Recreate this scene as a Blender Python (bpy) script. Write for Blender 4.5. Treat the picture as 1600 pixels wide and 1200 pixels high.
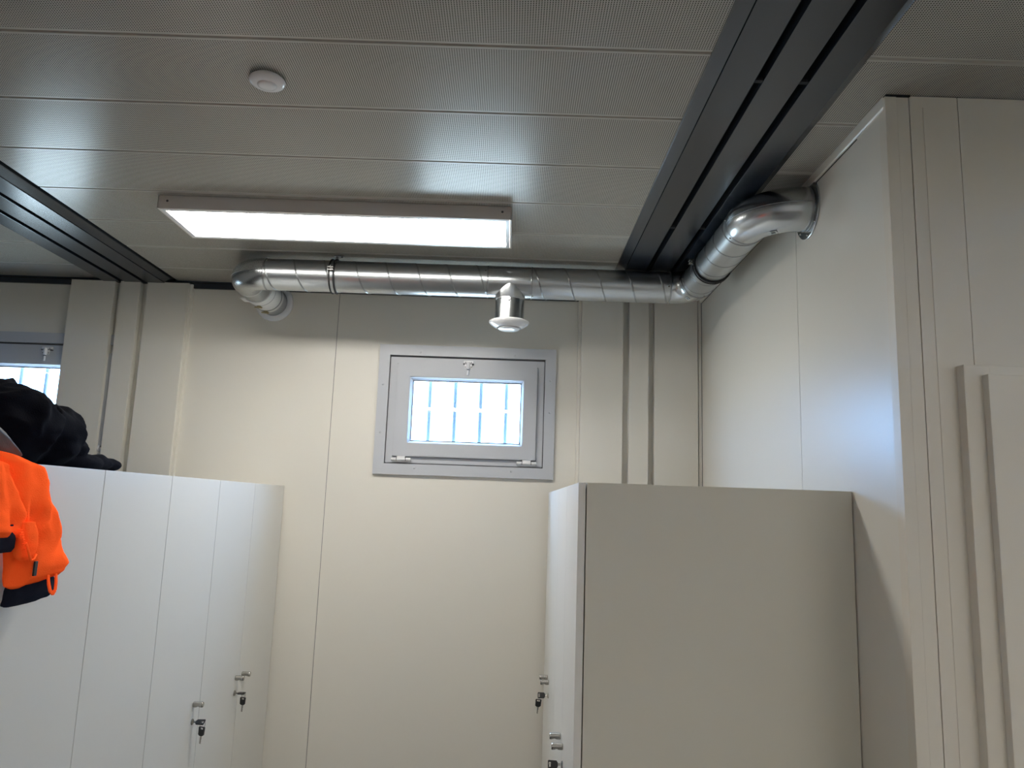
import bpy, bmesh, math, random
from mathutils import Vector, Matrix, noise

# ------------------------------------------------------------------ clear
for o in list(bpy.data.objects):
    bpy.data.objects.remove(o)
scene = bpy.context.scene
col = scene.collection
random.seed(4)

# ------------------------------------------------------------------ camera
CZ = 1.70
cam_d = bpy.data.cameras.new('camera')
cam = bpy.data.objects.new('camera', cam_d)
col.objects.link(cam)
cam_d.sensor_width = 36.0
cam_d.lens = 36.0 * 1178.16 / 1600.0
cam_d.clip_start = 0.02
cam_d.clip_end = 200
yaw, pitch, roll = -0.00271476, 0.15985596, 0.03434656
fwd = Vector((math.sin(yaw) * math.cos(pitch), math.cos(yaw) * math.cos(pitch), math.sin(pitch)))
rt = Vector((math.cos(yaw), -math.sin(yaw), 0))
up = rt.cross(fwd)
r2 = math.cos(roll) * rt + math.sin(roll) * up
u2 = -math.sin(roll) * rt + math.cos(roll) * up
m = Matrix((r2, u2, -fwd)).transposed().to_4x4()
m.translation = (0, 0, CZ)
cam.matrix_world = m
scene.camera = cam

# ------------------------------------------------------------------ world, exposure
scene.view_settings.view_transform = 'Standard'
scene.view_settings.look = 'None'
scene.view_settings.gamma = 1.0
scene.view_settings.exposure = 0.0
scene.view_settings.use_curve_mapping = False
SKY = 22.0
LED = 23.0
LED_FILL = 30.0  # strength of the two added panels behind the camera
world = bpy.data.worlds.new('sky')
scene.world = world
world.use_nodes = True
WN, WL = world.node_tree.nodes, world.node_tree.links
bg = WN['Background']
bg.inputs['Strength'].default_value = SKY
# clear blue sky above the horizon, sunlit pale ground below it
w_tc = WN.new('ShaderNodeTexCoord')
w_sp = WN.new('ShaderNodeSeparateXYZ')
w_mr = WN.new('ShaderNodeMapRange')
w_mr.inputs['From Min'].default_value = -0.06
w_mr.inputs['From Max'].default_value = 0.10
w_mx = WN.new('ShaderNodeMix')
w_mx.data_type = 'RGBA'
w_mx.inputs[6].default_value = (0.62, 0.74, 0.84, 1)
w_mx.inputs[7].default_value = (0.45, 0.92, 1.75, 1)
WL.new(w_tc.outputs['Generated'], w_sp.inputs[0])
WL.new(w_sp.outputs['Z'], w_mr.inputs['Value'])
WL.new(w_mr.outputs['Result'], w_mx.inputs['Factor'])
WL.new(w_mx.outputs[2], bg.inputs['Color'])


def sky_portal(x, y, z, sx, sz, rx):
    """sampling portal in a window opening; adds no light of its own"""
    l = bpy.data.lights.new('sky_portal', 'AREA')
    l.shape = 'RECTANGLE'
    l.size = sx
    l.size_y = sz
    l.cycles.is_portal = True
    o = bpy.data.objects.new('sky_portal', l)
    o.location = (x, y, z)
    o.rotation_euler = (rx, 0, 0)
    col.objects.link(o)


# ------------------------------------------------------------------ materials
def new_mat(name):
    mt = bpy.data.materials.new(name)
    mt.use_nodes = True
    return mt, mt.node_tree.nodes, mt.node_tree.links, mt.node_tree.nodes['Principled BSDF']


def simple(name, c, rough=0.5, metal=0.0, bump=0.0, scale=60.0, var=0.0, spec=0.5, emit=None, es=0.0, stretch=(1, 1, 1)):
    mt, N, L, P = new_mat(name)
    P.inputs['Base Color'].default_value = (*c, 1)
    P.inputs['Roughness'].default_value = rough
    P.inputs['Metallic'].default_value = metal
    P.inputs['Specular IOR Level'].default_value = spec
    if emit:
        P.inputs['Emission Color'].default_value = (*emit, 1)
        P.inputs['Emission Strength'].default_value = es
    if bump or var:
        tc = N.new('ShaderNodeTexCoord')
        mp = N.new('ShaderNodeMapping')
        mp.inputs['Scale'].default_value = stretch
        nz = N.new('ShaderNodeTexNoise')
        nz.inputs['Scale'].default_value = scale
        nz.inputs['Detail'].default_value = 4
        L.new(tc.outputs['Object'], mp.inputs['Vector'])
        L.new(mp.outputs['Vector'], nz.inputs['Vector'])
        if bump:
            b = N.new('ShaderNodeBump')
            b.inputs['Strength'].default_value = bump
            b.inputs['Distance'].default_value = 0.002
            L.new(nz.outputs['Fac'], b.inputs['Height'])
            L.new(b.outputs['Normal'], P.inputs['Normal'])
        if var:
            mx = N.new('ShaderNodeMix')
            mx.data_type = 'RGBA'
            L.new(nz.outputs['Fac'], mx.inputs['Factor'])
            mx.inputs[6].default_value = (*[max(0, v * (1 - var)) for v in c], 1)
            mx.inputs[7].default_value = (*[min(1, v * (1 + var)) for v in c], 1)
            L.new(mx.outputs[2], P.inputs['Base Color'])
    return mt


def ceiling_mat():
    mt, N, L, P = new_mat('perforated_enamel')
    P.inputs['Roughness'].default_value = 0.27
    tc = N.new('ShaderNodeTexCoord')
    sp = N.new('ShaderNodeSeparateXYZ')
    L.new(tc.outputs['Object'], sp.inputs[0])
    pitch_ = 0.00575

    def math_(op, a, b=None):
        n = N.new('ShaderNodeMath')
        n.operation = op
        for i, v in enumerate((a, b)):
            if v is None:
                continue
            if isinstance(v, (int, float)):
                n.inputs[i].default_value = v
            else:
                L.new(v, n.inputs[i])
        return n.outputs[0]
    d = []
    for ax in ('X', 'Y'):
        v = math_('DIVIDE', sp.outputs[ax], pitch_)
        v = math_('FRACT', math_('ADD', v, 1000.0))
        v = math_('SUBTRACT', v, 0.5)
        d.append(math_('MULTIPLY', v, v))
    hole = math_('LESS_THAN', math_('ADD', d[0], d[1]), 0.272 ** 2)
    inside = math_('LESS_THAN', math_('ABSOLUTE', sp.outputs['Y']), 0.1365)
    mask = math_('MULTIPLY', hole, inside)
    mx = N.new('ShaderNodeMix')
    mx.data_type = 'RGBA'
    L.new(mask, mx.inputs['Factor'])
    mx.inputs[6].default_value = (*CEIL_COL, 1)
    mx.inputs[7].default_value = (0.022, 0.020, 0.017, 1)
    L.new(mx.outputs[2], P.inputs['Base Color'])
    L.new(math_('MULTIPLY', math_('SUBTRACT', 1.0, mask), 0.5), P.inputs['Specular IOR Level'])
    return mt


def fluorescent(name, c):
    """woven dye that returns more long-wave light than it receives in that band (needs surrounding light, emits none itself)"""
    mt, N, L, P = new_mat(name)
    N.remove(P)
    df = N.new('ShaderNodeBsdfDiffuse')
    tc = N.new('ShaderNodeTexCoord')
    nz = N.new('ShaderNodeTexNoise')
    nz.inputs['Scale'].default_value = 420
    nz.inputs['Detail'].default_value = 3
    L.new(tc.outputs['Object'], nz.inputs['Vector'])
    mx = N.new('ShaderNodeMix')
    mx.data_type = 'RGBA'
    L.new(nz.outputs['Fac'], mx.inputs['Factor'])
    mx.inputs[6].default_value = (*[v * 0.9 for v in c], 1)
    mx.inputs[7].default_value = (*[v * 1.1 for v in c], 1)
    L.new(mx.outputs[2], df.inputs['Color'])
    b = N.new('ShaderNodeBump')
    b.inputs['Strength'].default_value = 0.5
    b.inputs['Distance'].default_value = 0.002
    L.new(nz.outputs['Fac'], b.inputs['Height'])
    L.new(b.outputs['Normal'], df.inputs['Normal'])
    L.new(df.outputs[0], N['Material Output'].inputs['Surface'])
    return mt


WALL_COL = (0.70, 0.67, 0.60)
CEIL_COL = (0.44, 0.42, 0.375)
M = {}
M['wall'] = simple('wall_enamel', WALL_COL, 0.33, bump=0.03, scale=14)
M['wall_part'] = simple('partition_laminate', (0.70, 0.655, 0.57), 0.42, bump=0.03, scale=14)
M['ceil'] = ceiling_mat()
M['ceil_back'] = simple('ceiling_void', (0.05, 0.05, 0.05), 0.9)
M['anthracite'] = simple('anthracite_enamel', (0.016, 0.021, 0.029), 0.26, bump=0.01, scale=20, spec=0.6)
M['groove'] = simple('beam_gap_black', (0.006, 0.006, 0.007), 0.7)
M['pvc'] = simple('window_pvc', (0.47, 0.485, 0.515), 0.30)
M['gasket'] = simple('gasket_grey', (0.09, 0.09, 0.10), 0.6)
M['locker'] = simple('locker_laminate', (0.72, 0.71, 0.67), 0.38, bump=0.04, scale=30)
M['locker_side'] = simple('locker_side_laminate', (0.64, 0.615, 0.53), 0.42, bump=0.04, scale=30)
M['floor'] = simple('floor_vinyl', (0.13, 0.125, 0.12), 0.5, bump=0.1, scale=80, var=0.12)
M['steel'] = simple('brushed_nickel', (0.40, 0.385, 0.36), 0.25, 1.0)
M['galv'] = simple('galvanised_steel', (0.47, 0.49, 0.50), 0.31, 1.0, bump=0.05, scale=9, var=0.06)
M['galv_seam'] = simple('galvanised_seam', (0.34, 0.35, 0.36), 0.30, 1.0)
M['galv_bright'] = simple('galvanised_fitting', (0.52, 0.54, 0.55), 0.25, 1.0, bump=0.04, scale=7, var=0.05)
M['rubber'] = simple('black_rubber', (0.010, 0.010, 0.011), 0.6)
M['key_plastic'] = simple('key_black_plastic', (0.012, 0.013, 0.014), 0.35)
M['white_plastic'] = simple('white_plastic', (0.74, 0.74, 0.75), 0.16)
M['white_sleeve'] = simple('white_sleeve', (0.72, 0.72, 0.70), 0.4)
M['led_body'] = simple('fixture_enamel', (0.60, 0.56, 0.53), 0.4)
M['led_alu'] = simple('fixture_aluminium', (0.74, 0.75, 0.77), 0.38, 0.25)
M['led_on'] = simple('led_diffuser', (0.9, 0.9, 0.9), 0.5, emit=(1.0, 0.965, 0.90), es=LED)
M['led_fill'] = simple('led_fill_diffuser', (0.9, 0.9, 0.9), 0.5, emit=(1.0, 0.94, 0.86), es=LED_FILL)  # only for the added panels behind the camera
M['orange'] = fluorescent('hi_vis_orange', (1.72, 0.185, 0.034))
M['navy'] = simple('navy_knit', (0.009, 0.012, 0.024), 0.9, bump=0.7, scale=600, spec=0.15)
M['black_cloth'] = simple('black_fleece', (0.0035, 0.0042, 0.008), 0.95, bump=0.8, scale=350, spec=0.06)
M['reflective'] = simple('reflective_tape', (0.075, 0.070, 0.068), 0.5, bump=0.3, scale=300)
M['gap_shadow'] = simple('gap_shadow_grey', (0.16, 0.165, 0.175), 0.6)  # painted shade for the gap round the sash
M['bar'] = simple('window_bar_galvanised', (0.22, 0.27, 0.33), 0.6, 0.2)
M['sticker'] = simple('white_sticker', (0.75, 0.76, 0.75), 0.5)
M['ink'] = simple('sticker_print', (0.12, 0.13, 0.14), 0.6)


def glass_mat():
    mt, N, L, P = new_mat('window_glass')
    N.remove(P)
    out = N['Material Output']
    tr = N.new('ShaderNodeBsdfTransparent')
    tr.inputs['Color'].default_value = (0.93, 0.97, 0.97, 1)
    gl = N.new('ShaderNodeBsdfGlossy')
    gl.inputs['Roughness'].default_value = 0.02
    mx = N.new('ShaderNodeMixShader')
    mx.inputs[0].default_value = 0.07
    L.new(tr.outputs[0], mx.inputs[1])
    L.new(gl.outputs[0], mx.inputs[2])
    L.new(mx.outputs[0], out.inputs['Surface'])
    return mt


M['glass'] = glass_mat()


# ------------------------------------------------------------------ helpers
def tag(o, label=None, cat=None, group=None, kind=None):
    if label:
        o['label'] = label
    if cat:
        o['category'] = cat
    if group:
        o['group'] = group
    if kind:
        o['kind'] = kind
    return o


def empty(name, loc=(0, 0, 0), label=None, cat=None, group=None, kind=None):
    o = bpy.data.objects.new(name, None)
    o.empty_display_size = 0.05
    o.location = loc
    col.objects.link(o)
    return tag(o, label, cat, group, kind)


def wloc(o):
    v = Vector(o.location)
    while o.parent:
        o = o.parent
        v += Vector(o.location)
    return v


def obj(name, bm, mat, parent=None, smooth=False, auto=None, origin=None):
    """bm is in world coordinates; linked with its own origin when given"""
    me = bpy.data.meshes.new(name)
    org = Vector(origin) if origin else Vector((0, 0, 0))
    bmesh.ops.translate(bm, vec=-org, verts=bm.verts)
    if smooth:
        for f in bm.faces:
            f.smooth = True
        if auto:
            for e in bm.edges:
                if len(e.link_faces) == 2 and e.calc_face_angle(0) > auto:
                    e.smooth = False
    bm.to_mesh(me)
    bm.free()
    mats = mat if isinstance(mat, (list, tuple)) else [mat]
    for mm in mats:
        me.materials.append(mm)
    o = bpy.data.objects.new(name, me)
    col.objects.link(o)
    o.parent = parent
    o.location = org - (wloc(parent) if parent else Vector((0, 0, 0)))
    return o


def add_box(bm, x0, x1, y0, y1, z0, z1, bev=0.0, mi=0):
    res = bmesh.ops.create_cube(bm, size=1)
    vs = res['verts']
    for v in vs:
        v.co = Vector(((x0 + x1) / 2 + v.co.x * (x1 - x0), (y0 + y1) / 2 + v.co.y * (y1 - y0), (z0 + z1) / 2 + v.co.z * (z1 - z0)))
    fs = set(f for v in vs for f in v.link_faces)
    for f in fs:
        f.material_index = mi
    if bev > 0:
        es = list(set(e for v in vs for e in v.link_edges))
        bmesh.ops.bevel(bm, geom=es, offset=bev, segments=2, affect='EDGES', profile=0.7)
    return bm


def box(name, x0, x1, y0, y1, z0, z1, mat, parent=None, bev=0.0):
    bm = bmesh.new()
    add_box(bm, x0, x1, y0, y1, z0, z1, bev)
    return obj(name, bm, mat, parent, origin=((x0 + x1) / 2, (y0 + y1) / 2, (z0 + z1) / 2))


def add_prism(bm, pts, axis, a0, a1):
    """extrude a closed 2D polygon along axis. axis 'x': pts (y,z); 'y': pts (x,z); 'z': pts (x,y)"""
    def P(p, a):
        return {'x': (a, p[0], p[1]), 'y': (p[0], a, p[1]), 'z': (p[0], p[1], a)}[axis]
    v0 = [bm.verts.new(P(p, a0)) for p in pts]
    v1 = [bm.verts.new(P(p, a1)) for p in pts]
    n = len(pts)
    for i in range(n):
        bm.faces.new((v0[i], v0[(i + 1) % n], v1[(i + 1) % n], v1[i]))
    bm.faces.new(v0[::-1])
    bm.faces.new(v1)
    bmesh.ops.recalc_face_normals(bm, faces=bm.faces)
    return bm


def add_frame_ring(bm, x0, x1, z0, z1, w, y0, y1, bev=0.0):
    """rectangular picture-frame ring in the XZ plane, border w, from y0 to y1"""
    o = [(x0, z0), (x1, z0), (x1, z1), (x0, z1)]
    i = [(x0 + w, z0 + w), (x1 - w, z0 + w), (x1 - w, z1 - w), (x0 + w, z1 - w)]
    V = {}
    for k, y in enumerate((y0, y1)):
        for s, P in (('o', o), ('i', i)):
            V[s, k] = [bm.verts.new((p[0], y, p[1])) for p in P]
    for a in range(4):
        b = (a + 1) % 4
        bm.faces.new((V['o', 0][a], V['o', 0][b], V['i', 0][b], V['i', 0][a]))
        bm.faces.new((V['o', 1][a], V['i', 1][a], V['i', 1][b], V['o', 1][b]))
        bm.faces.new((V['o', 0][a], V['o', 1][a], V['o', 1][b], V['o', 0][b]))
        bm.faces.new((V['i', 0][a], V['i', 0][b], V['i', 1][b], V['i', 1][a]))
    bmesh.ops.recalc_face_normals(bm, faces=bm.faces)
    if bev:
        es = [e for e in bm.edges if e.calc_face_angle(0) > 1.2]
        bmesh.ops.bevel(bm, geom=es, offset=bev, segments=2, affect='EDGES')
    return bm


def add_tube(bm, pts, rad, seg=32, caps=True, closed=False):
    """sweep a circle of radius rad (number or list) along pts"""
    pts = [Vector(p) for p in pts]
    n = len(pts)
    rad = rad if isinstance(rad, (list, tuple)) else [rad] * n
    tans = []
    for i in range(n):
        if closed:
            t = pts[(i + 1) % n] - pts[i - 1]
        elif i == 0:
            t = pts[1] - pts[0]
        elif i == n - 1:
            t = pts[-1] - pts[-2]
        else:
            t = (pts[i + 1] - pts[i]).normalized() + (pts[i] - pts[i - 1]).normalized()
            if t.length < 1e-6:
                t = pts[i + 1] - pts[i]
        tans.append(t.normalized())
    ref = Vector((0, 0, 1)) if abs(tans[0].z) < 0.9 else Vector((1, 0, 0))
    nrm = (ref - tans[0] * ref.dot(tans[0])).normalized()
    rings = []
    for i in range(n):
        nrm = (nrm - tans[i] * nrm.dot(tans[i])).normalized()
        b = tans[i].cross(nrm)
        rings.append([bm.verts.new(pts[i] + rad[i] * (math.cos(a) * nrm + math.sin(a) * b)) for a in [2 * math.pi * k / seg for k in range(seg)]])
    for i in range(n if closed else n - 1):
        A, B = rings[i], rings[(i + 1) % n]
        for k in range(seg):
            bm.faces.new((A[k], A[(k + 1) % seg], B[(k + 1) % seg], B[k]))
    if caps and not closed:
        bm.faces.new(rings[0][::-1])
        bm.faces.new(rings[-1])
    return bm


def add_cyl(bm, p0, p1, r, seg=20, bev=0.0):
    p0, p1 = Vector(p0), Vector(p1)
    if bev:
        d = (p1 - p0).normalized()
        return add_tube(bm, [p0, p0 + d * 1e-5, p0 + d * bev, p1 - d * bev, p1 - d * 1e-5, p1], [r - bev, r - bev, r, r, r - bev, r - bev], seg)
    return add_tube(bm, [p0, p1], r, seg)


def add_lathe(bm, c, axis, prof, seg=40):
    """prof: list of (radius, distance along axis)"""
    c, ax = Vector(c), Vector(axis).normalized()
    ref = Vector((0, 0, 1)) if abs(ax.z) < 0.9 else Vector((1, 0, 0))
    a = (ref - ax * ref.dot(ax)).normalized()
    b = ax.cross(a)
    rings = []
    for r, h in prof:
        if r < 1e-6:
            rings.append([bm.verts.new(c + ax * h)])
        else:
            rings.append([bm.verts.new(c + ax * h + r * (math.cos(t) * a + math.sin(t) * b)) for t in [2 * math.pi * k / seg for k in range(seg)]])
    for A, B in zip(rings, rings[1:]):
        if len(A) == 1 and len(B) == 1:
            continue
        for k in range(seg):
            k2 = (k + 1) % seg
            if len(A) == 1:
                bm.faces.new((A[0], B[k2], B[k]))
            elif len(B) == 1:
                bm.faces.new((A[k], A[k2], B[0]))
            else:
                bm.faces.new((A[k], A[k2], B[k2], B[k]))
    bmesh.ops.recalc_face_normals(bm, faces=bm.faces)
    return bm


# ------------------------------------------------------------------ room shell
CEIL = 2.735
YB = 3.60          # back wall plane
XR = 0.90          # side of the walled block on the right
YF = 1.725         # its front face
XL, XE, YN = -4.30, 3.05, -2.40

fl = box('floor', XL, XE, YN, YB + 0.1, -0.06, 0.0, M['floor'])
tag(fl, kind='structure')

# ---- ceiling: perforated cassettes, each its own piece
ceil = empty('ceiling', (0, 0, CEIL), kind='structure')
box('ceiling_deck', XL, XE, YN, YB + 0.1, CEIL + 0.03, CEIL + 0.08, M['ceil_back'], ceil)
PITCH = 0.2992
mesh_cache = {}


def cassette(x0, x1, y0, y1):
    key = (round(x1 - x0, 4), round(y1 - y0, 4))
    cx, cy = (x0 + x1) / 2, (y0 + y1) / 2
    if key not in mesh_cache:
        hw, hy = (x1 - x0) / 2, (y1 - y0) / 2
        bm = bmesh.new()
        a = hy - 0.0012
        add_prism(bm, [(-a, 0.029), (-a, 0.004), (-a + 0.0035, 0.0), (a - 0.0035, 0.0), (a, 0.004), (a, 0.029)], 'x', -hw, hw)
        me = bpy.data.meshes.new('ceiling_panel')
        bm.to_mesh(me)
        bm.free()
        me.materials.append(M['ceil'])
        mesh_cache[key] = me
    o = bpy.data.objects.new('ceiling_panel', mesh_cache[key])
    col.objects.link(o)
    o.parent = ceil
    o.location = Vector((cx, cy, CEIL)) - Vector(ceil.location)
    return o


Y0 = 1.579
k0 = math.ceil((YN - Y0) / PITCH)
ys = [Y0 + PITCH * k for k in range(k0, 7)]
ys = [YN] + ys + [YB - 0.012]
for a, b in zip(ys, ys[1:]):
    if b - a < 0.02:
        continue
    cassette(-1.668, 0.437, a, b)
    cassette(-4.10, -2.030, a, b)
    if a < YF:
        cassette(0.767, 2.88, a, b)
    else:
        cassette(0.767, 0.898, a, b)

# ---- anthracite ceiling beams: flanges and three boards with deep gaps
ZB = CEIL - 0.020


def beam(name, xs, y0, y1, clip_y):
    b = empty(name, (xs[0], y0, ZB), kind='structure')
    x0, x1, x2, x3, x4, x5, x6, x7 = xs
    # flanges sloping from the ceiling down to board level
    bm = bmesh.new()
    add_prism(bm, [(x0, CEIL + 0.02), (x0, CEIL - 0.003), (x0 + 0.002, CEIL - 0.005), (x1 - 0.001, ZB + 0.003), (x1 - 0.001, CEIL + 0.02)], 'y', y0, y1)
    obj('flange', bm, M['anthracite'], b, origin=(x0, y0, ZB))
    bm = bmesh.new()
    add_prism(bm, [(x7, CEIL + 0.02), (x7, CEIL - 0.003), (x7 - 0.002, CEIL - 0.005), (x6 + 0.001, ZB + 0.003), (x6 + 0.001, CEIL + 0.02)], 'y', y0, y1)
    obj('flange', bm, M['anthracite'], b, origin=(x7, y0, ZB))
    for a, c in ((x1, x2), (x3, x4), (x5, x6)):
        box('board', a + 0.0008, c, y0, y1, ZB, CEIL + 0.016, M['anthracite'], b, 0.0015)
    bm = bmesh.new()
    add_box(bm, x0 + 0.004, x7 - 0.004, y0, y1, CEIL + 0.021, CEIL + 0.027)
    obj('backing', bm, M['groove'], b)
    bm = bmesh.new()
    for cy in clip_y:
        for xa, xb in ((x2, x3), (x4, x5)):
            add_box(bm, xa - 0.004, xb + 0.001, cy - 0.006, cy + 0.006, ZB + 0.003, ZB + 0.010)
    obj('clip', bm, M['groove'], b)
    return b


beam('trim_1', [0.425, 0.460, 0.547, 0.567, 0.654, 0.675, 0.755, 0.782], YN, YB - 0.012, [1.66, 2.62])
beam('trim_2', [-2.050, -2.022, -1.940, -1.918, -1.828, -1.808, -1.722, -1.682], YN, YB - 0.012, [2.3])
# dark angle between ceiling and back wall
t = empty('trim_3', (-1.0, YB, CEIL), kind='structure')
for a, b_ in ((XL, -2.052), (-1.680, 0.423)):
    bm = bmesh.new()
    add_prism(bm, [(YB, CEIL + 0.01), (YB - 0.020, CEIL + 0.01), (YB - 0.020, CEIL - 0.006), (YB - 0.012, CEIL - 0.009), (YB - 0.012, CEIL - 0.034), (YB, CEIL - 0.034)], 'x', a, b_)
    obj('angle_strip', bm, M['anthracite'], t)
bm = bmesh.new()
add_box(bm, -2.178, -1.598, YB - 0.046, YB, CEIL - 0.016, CEIL - 0.0145)
obj('cap_strip', bm, M['groove'], t)


# ---- back wall: panels with window openings
def panel_with_hole(x0, x1, z0, z1, y0, y1, hole):
    bm = bmesh.new()
    hx0, hx1, hz0, hz1 = hole
    xs_, zs_ = [x0, hx0, hx1, x1], [z0, hz0, hz1, z1]
    F = {}
    for k, y in enumerate((y0, y1)):
        for i, x in enumerate(xs_):
            for j, z in enumerate(zs_):
                F[k, i, j] = bm.verts.new((x, y, z))
    for i in range(3):
        for j in range(3):
            if i == 1 and j == 1:
                continue
            for k in (0, 1):
                q = [F[k, i, j], F[k, i + 1, j], F[k, i + 1, j + 1], F[k, i, j + 1]]
                bm.faces.new(q)
    for (i0, j0, i1, j1) in ((1, 1, 2, 1), (2, 1, 2, 2), (2, 2, 1, 2), (1, 2, 1, 1)):
        bm.faces.new((F[0, i0, j0], F[0, i1, j1], F[1, i1, j1], F[1, i0, j0]))
    for i in range(3):
        bm.faces.new((F[0, i, 0], F[0, i + 1, 0], F[1, i + 1, 0], F[1, i, 0]))
        bm.faces.new((F[0, i, 3], F[0, i + 1, 3], F[1, i + 1, 3], F[1, i, 3]))
    for j in range(3):
        bm.faces.new((F[0, 0, j], F[0, 0, j + 1], F[1, 0, j + 1], F[1, 0, j]))
        bm.faces.new((F[0, 3, j], F[0, 3, j + 1], F[1, 3, j + 1], F[1, 3, j]))
    bmesh.ops.recalc_face_normals(bm, faces=bm.faces)
    return bm


WX0, WX1, WZ0, WZ1 = -0.605, 0.150, CZ + 0.181, CZ + 0.699      # clear opening inside the trim
W2 = -2.043                                                       # the second window sits this far to the left
wb = empty('wall_back', (0, YB, 0), kind='structure')
TOPZ = CEIL + 0.02
g = 0.0012
obj('wall_panel', panel_with_hole(-0.872 + g, 0.310, 0, TOPZ, YB, YB + 0.10, (WX0 - 0.01, WX1 + 0.01, WZ0 - 0.01, WZ1 + 0.01)), M['wall'], wb)
box('wall_panel', -1.995, -0.872 - g, YB, YB + 0.10, 0, TOPZ, M['wall'], wb)
obj('wall_panel', panel_with_hole(-3.25, -1.9962, 0, TOPZ, YB, YB + 0.10, (WX0 + W2 - 0.01, WX1 + W2 + 0.01, WZ0 - 0.01, WZ1 + 0.01)), M['wall'], wb)
box('wall_panel', XL, -3.2512, YB, YB + 0.10, 0, TOPZ, M['wall'], wb)
box('wall_panel', 0.3112, XR + 0.02, YB, YB + 0.10, 0, TOPZ, M['wall'], wb)
box('seam_backing', -0.90, -0.85, YB + 0.002, YB + 0.099, 0.01, TOPZ - 0.01, M['gasket'], wb).hide_render = False

# column covers on the back wall: boxes standing proud with recessed grooves
zc = CEIL - 0.017


def column(name, boxes, steps, back):
    c = empty(name, (boxes[0][0], YB, 0), kind='structure')
    box('groove_plate', back[0], back[1], YB - 0.004, YB + 0.001, 0, zc, M['wall'], c)
    for a, b in boxes:
        box('cover_board', a, b, 3.56, YB + 0.001, 0, zc, M['wall'], c, 0.0015)
    for a, b in steps:
        box('edge_strip', a, b, 3.578, YB + 0.001, 0, zc, M['wall'], c, 0.001)
    return c


column('trim_4', [(-2.176, -1.962), (-1.935, -1.838), (-1.804, -1.602)], [(-1.6015, -1.590)], (-1.97, -1.80))
column('trim_5', [(0.318, 0.520), (0.550, 0.643), (0.671, 0.880)], [(0.304, 0.3175)], (0.51, 0.68))

# ---- block on the right: side wall, front wall
wr = empty('wall_right', (XR, YF, 0), kind='structure')
box('wall_panel', XR, XR + 0.06, YF + 0.006, 2.3425, 0, CEIL - 0.0005, M['wall'], wr)
box('wall_panel', XR, XR + 0.06, 2.345, YB, 0, CEIL - 0.0005, M['wall'], wr)
box('seam_backing', XR + 0.002, XR + 0.058, 2.335, 2.352, 0, CEIL - 0.001, M['gasket'], wr)
# white trim along the ceiling edge, corner profile, joint at the back corner
t6 = empty('trim_6', (XR, YF, CEIL), kind='structure')
bm = bmesh.new()
add_prism(bm, [(XR + 0.001, CEIL - 0.0005), (XR - 0.007, CEIL - 0.0005), (XR - 0.007, CEIL - 0.026), (XR - 0.004, CEIL - 0.030), (XR + 0.001, CEIL - 0.030)], 'y', YF + 0.012, YB)
obj('ceiling_strip', bm, M['wall'], t6)
bm = bmesh.new()
add_prism(bm, [(XR + 0.001, CEIL - 0.0305), (XR - 0.001, CEIL - 0.0305), (XR - 0.001, CEIL - 0.033), (XR + 0.001, CEIL - 0.033)], 'y', YF + 0.17, YB)
obj('shadow_gap', bm, M['groove'], t6)
bm = bmesh.new()
add_box(bm, 0.884, 0.901, 3.566, YB, 0, CEIL - 0.0005, 0.001)
obj('corner_strip', bm, M['wall'], t6)
bm = bmesh.new()
add_box(bm, 0.8802, 0.8838, 3.572, YB, 0, CEIL - 0.0005)
add_box(bm, 0.8985, 0.9015, 3.5605, 3.5655, 0, CEIL - 0.0005)
obj('corner_joint', bm, M['gasket'], t6)
bm = bmesh.new()
add_box(bm, XR - 0.008, XR + 0.02, YF, YF + 0.010, 0, CEIL - 0.005, 0.001)
add_box(bm, XR - 0.0018, XR + 0.001, YF + 0.009, YF + 0.045, 0, CEIL - 0.012)
obj('corner_profile', bm, M['wall_part'], t6)

wf = empty('wall_front', (XR, YF, 0), kind='structure')
DX0, DTOP = 1.027, CZ + 0.355        # door casing outer left, top
box('corner_board', XR + 0.0205, 0.9505, YF + 0.001, YF + 0.06, 0, CEIL - 0.006, M['wall_part'], wf, 0.0008)
box('cap_strip', XR - 0.006, 0.954, YF - 0.002, YF + 0.05, CEIL - 0.0055, CEIL - 0.0005, M['groove'], wf)
box('wall_panel', 0.952, 1.0695, YF, YF + 0.06, 0, CEIL - 0.003, M['wall_part'], wf, 0.0008)
box('wall_panel', 1.0715, 2.30, YF, YF + 0.06, DTOP - 0.02, CEIL - 0.003, M['wall_part'], wf, 0.0008)
box('wall_panel', 2.15, XE, YF, YF + 0.06, 0, DTOP - 0.021, M['wall_part'], wf, 0.0008)
box('seam_backing', 0.93, 1.09, YF + 0.004, YF + 0.07, 0, CEIL - 0.004, M['gasket'], wf)
box('cover_strip', 0.984, 1.0693, YF - 0.0014, YF + 0.001, 0, CEIL - 0.032, M['wall_part'], wf, 0.0006)
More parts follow.
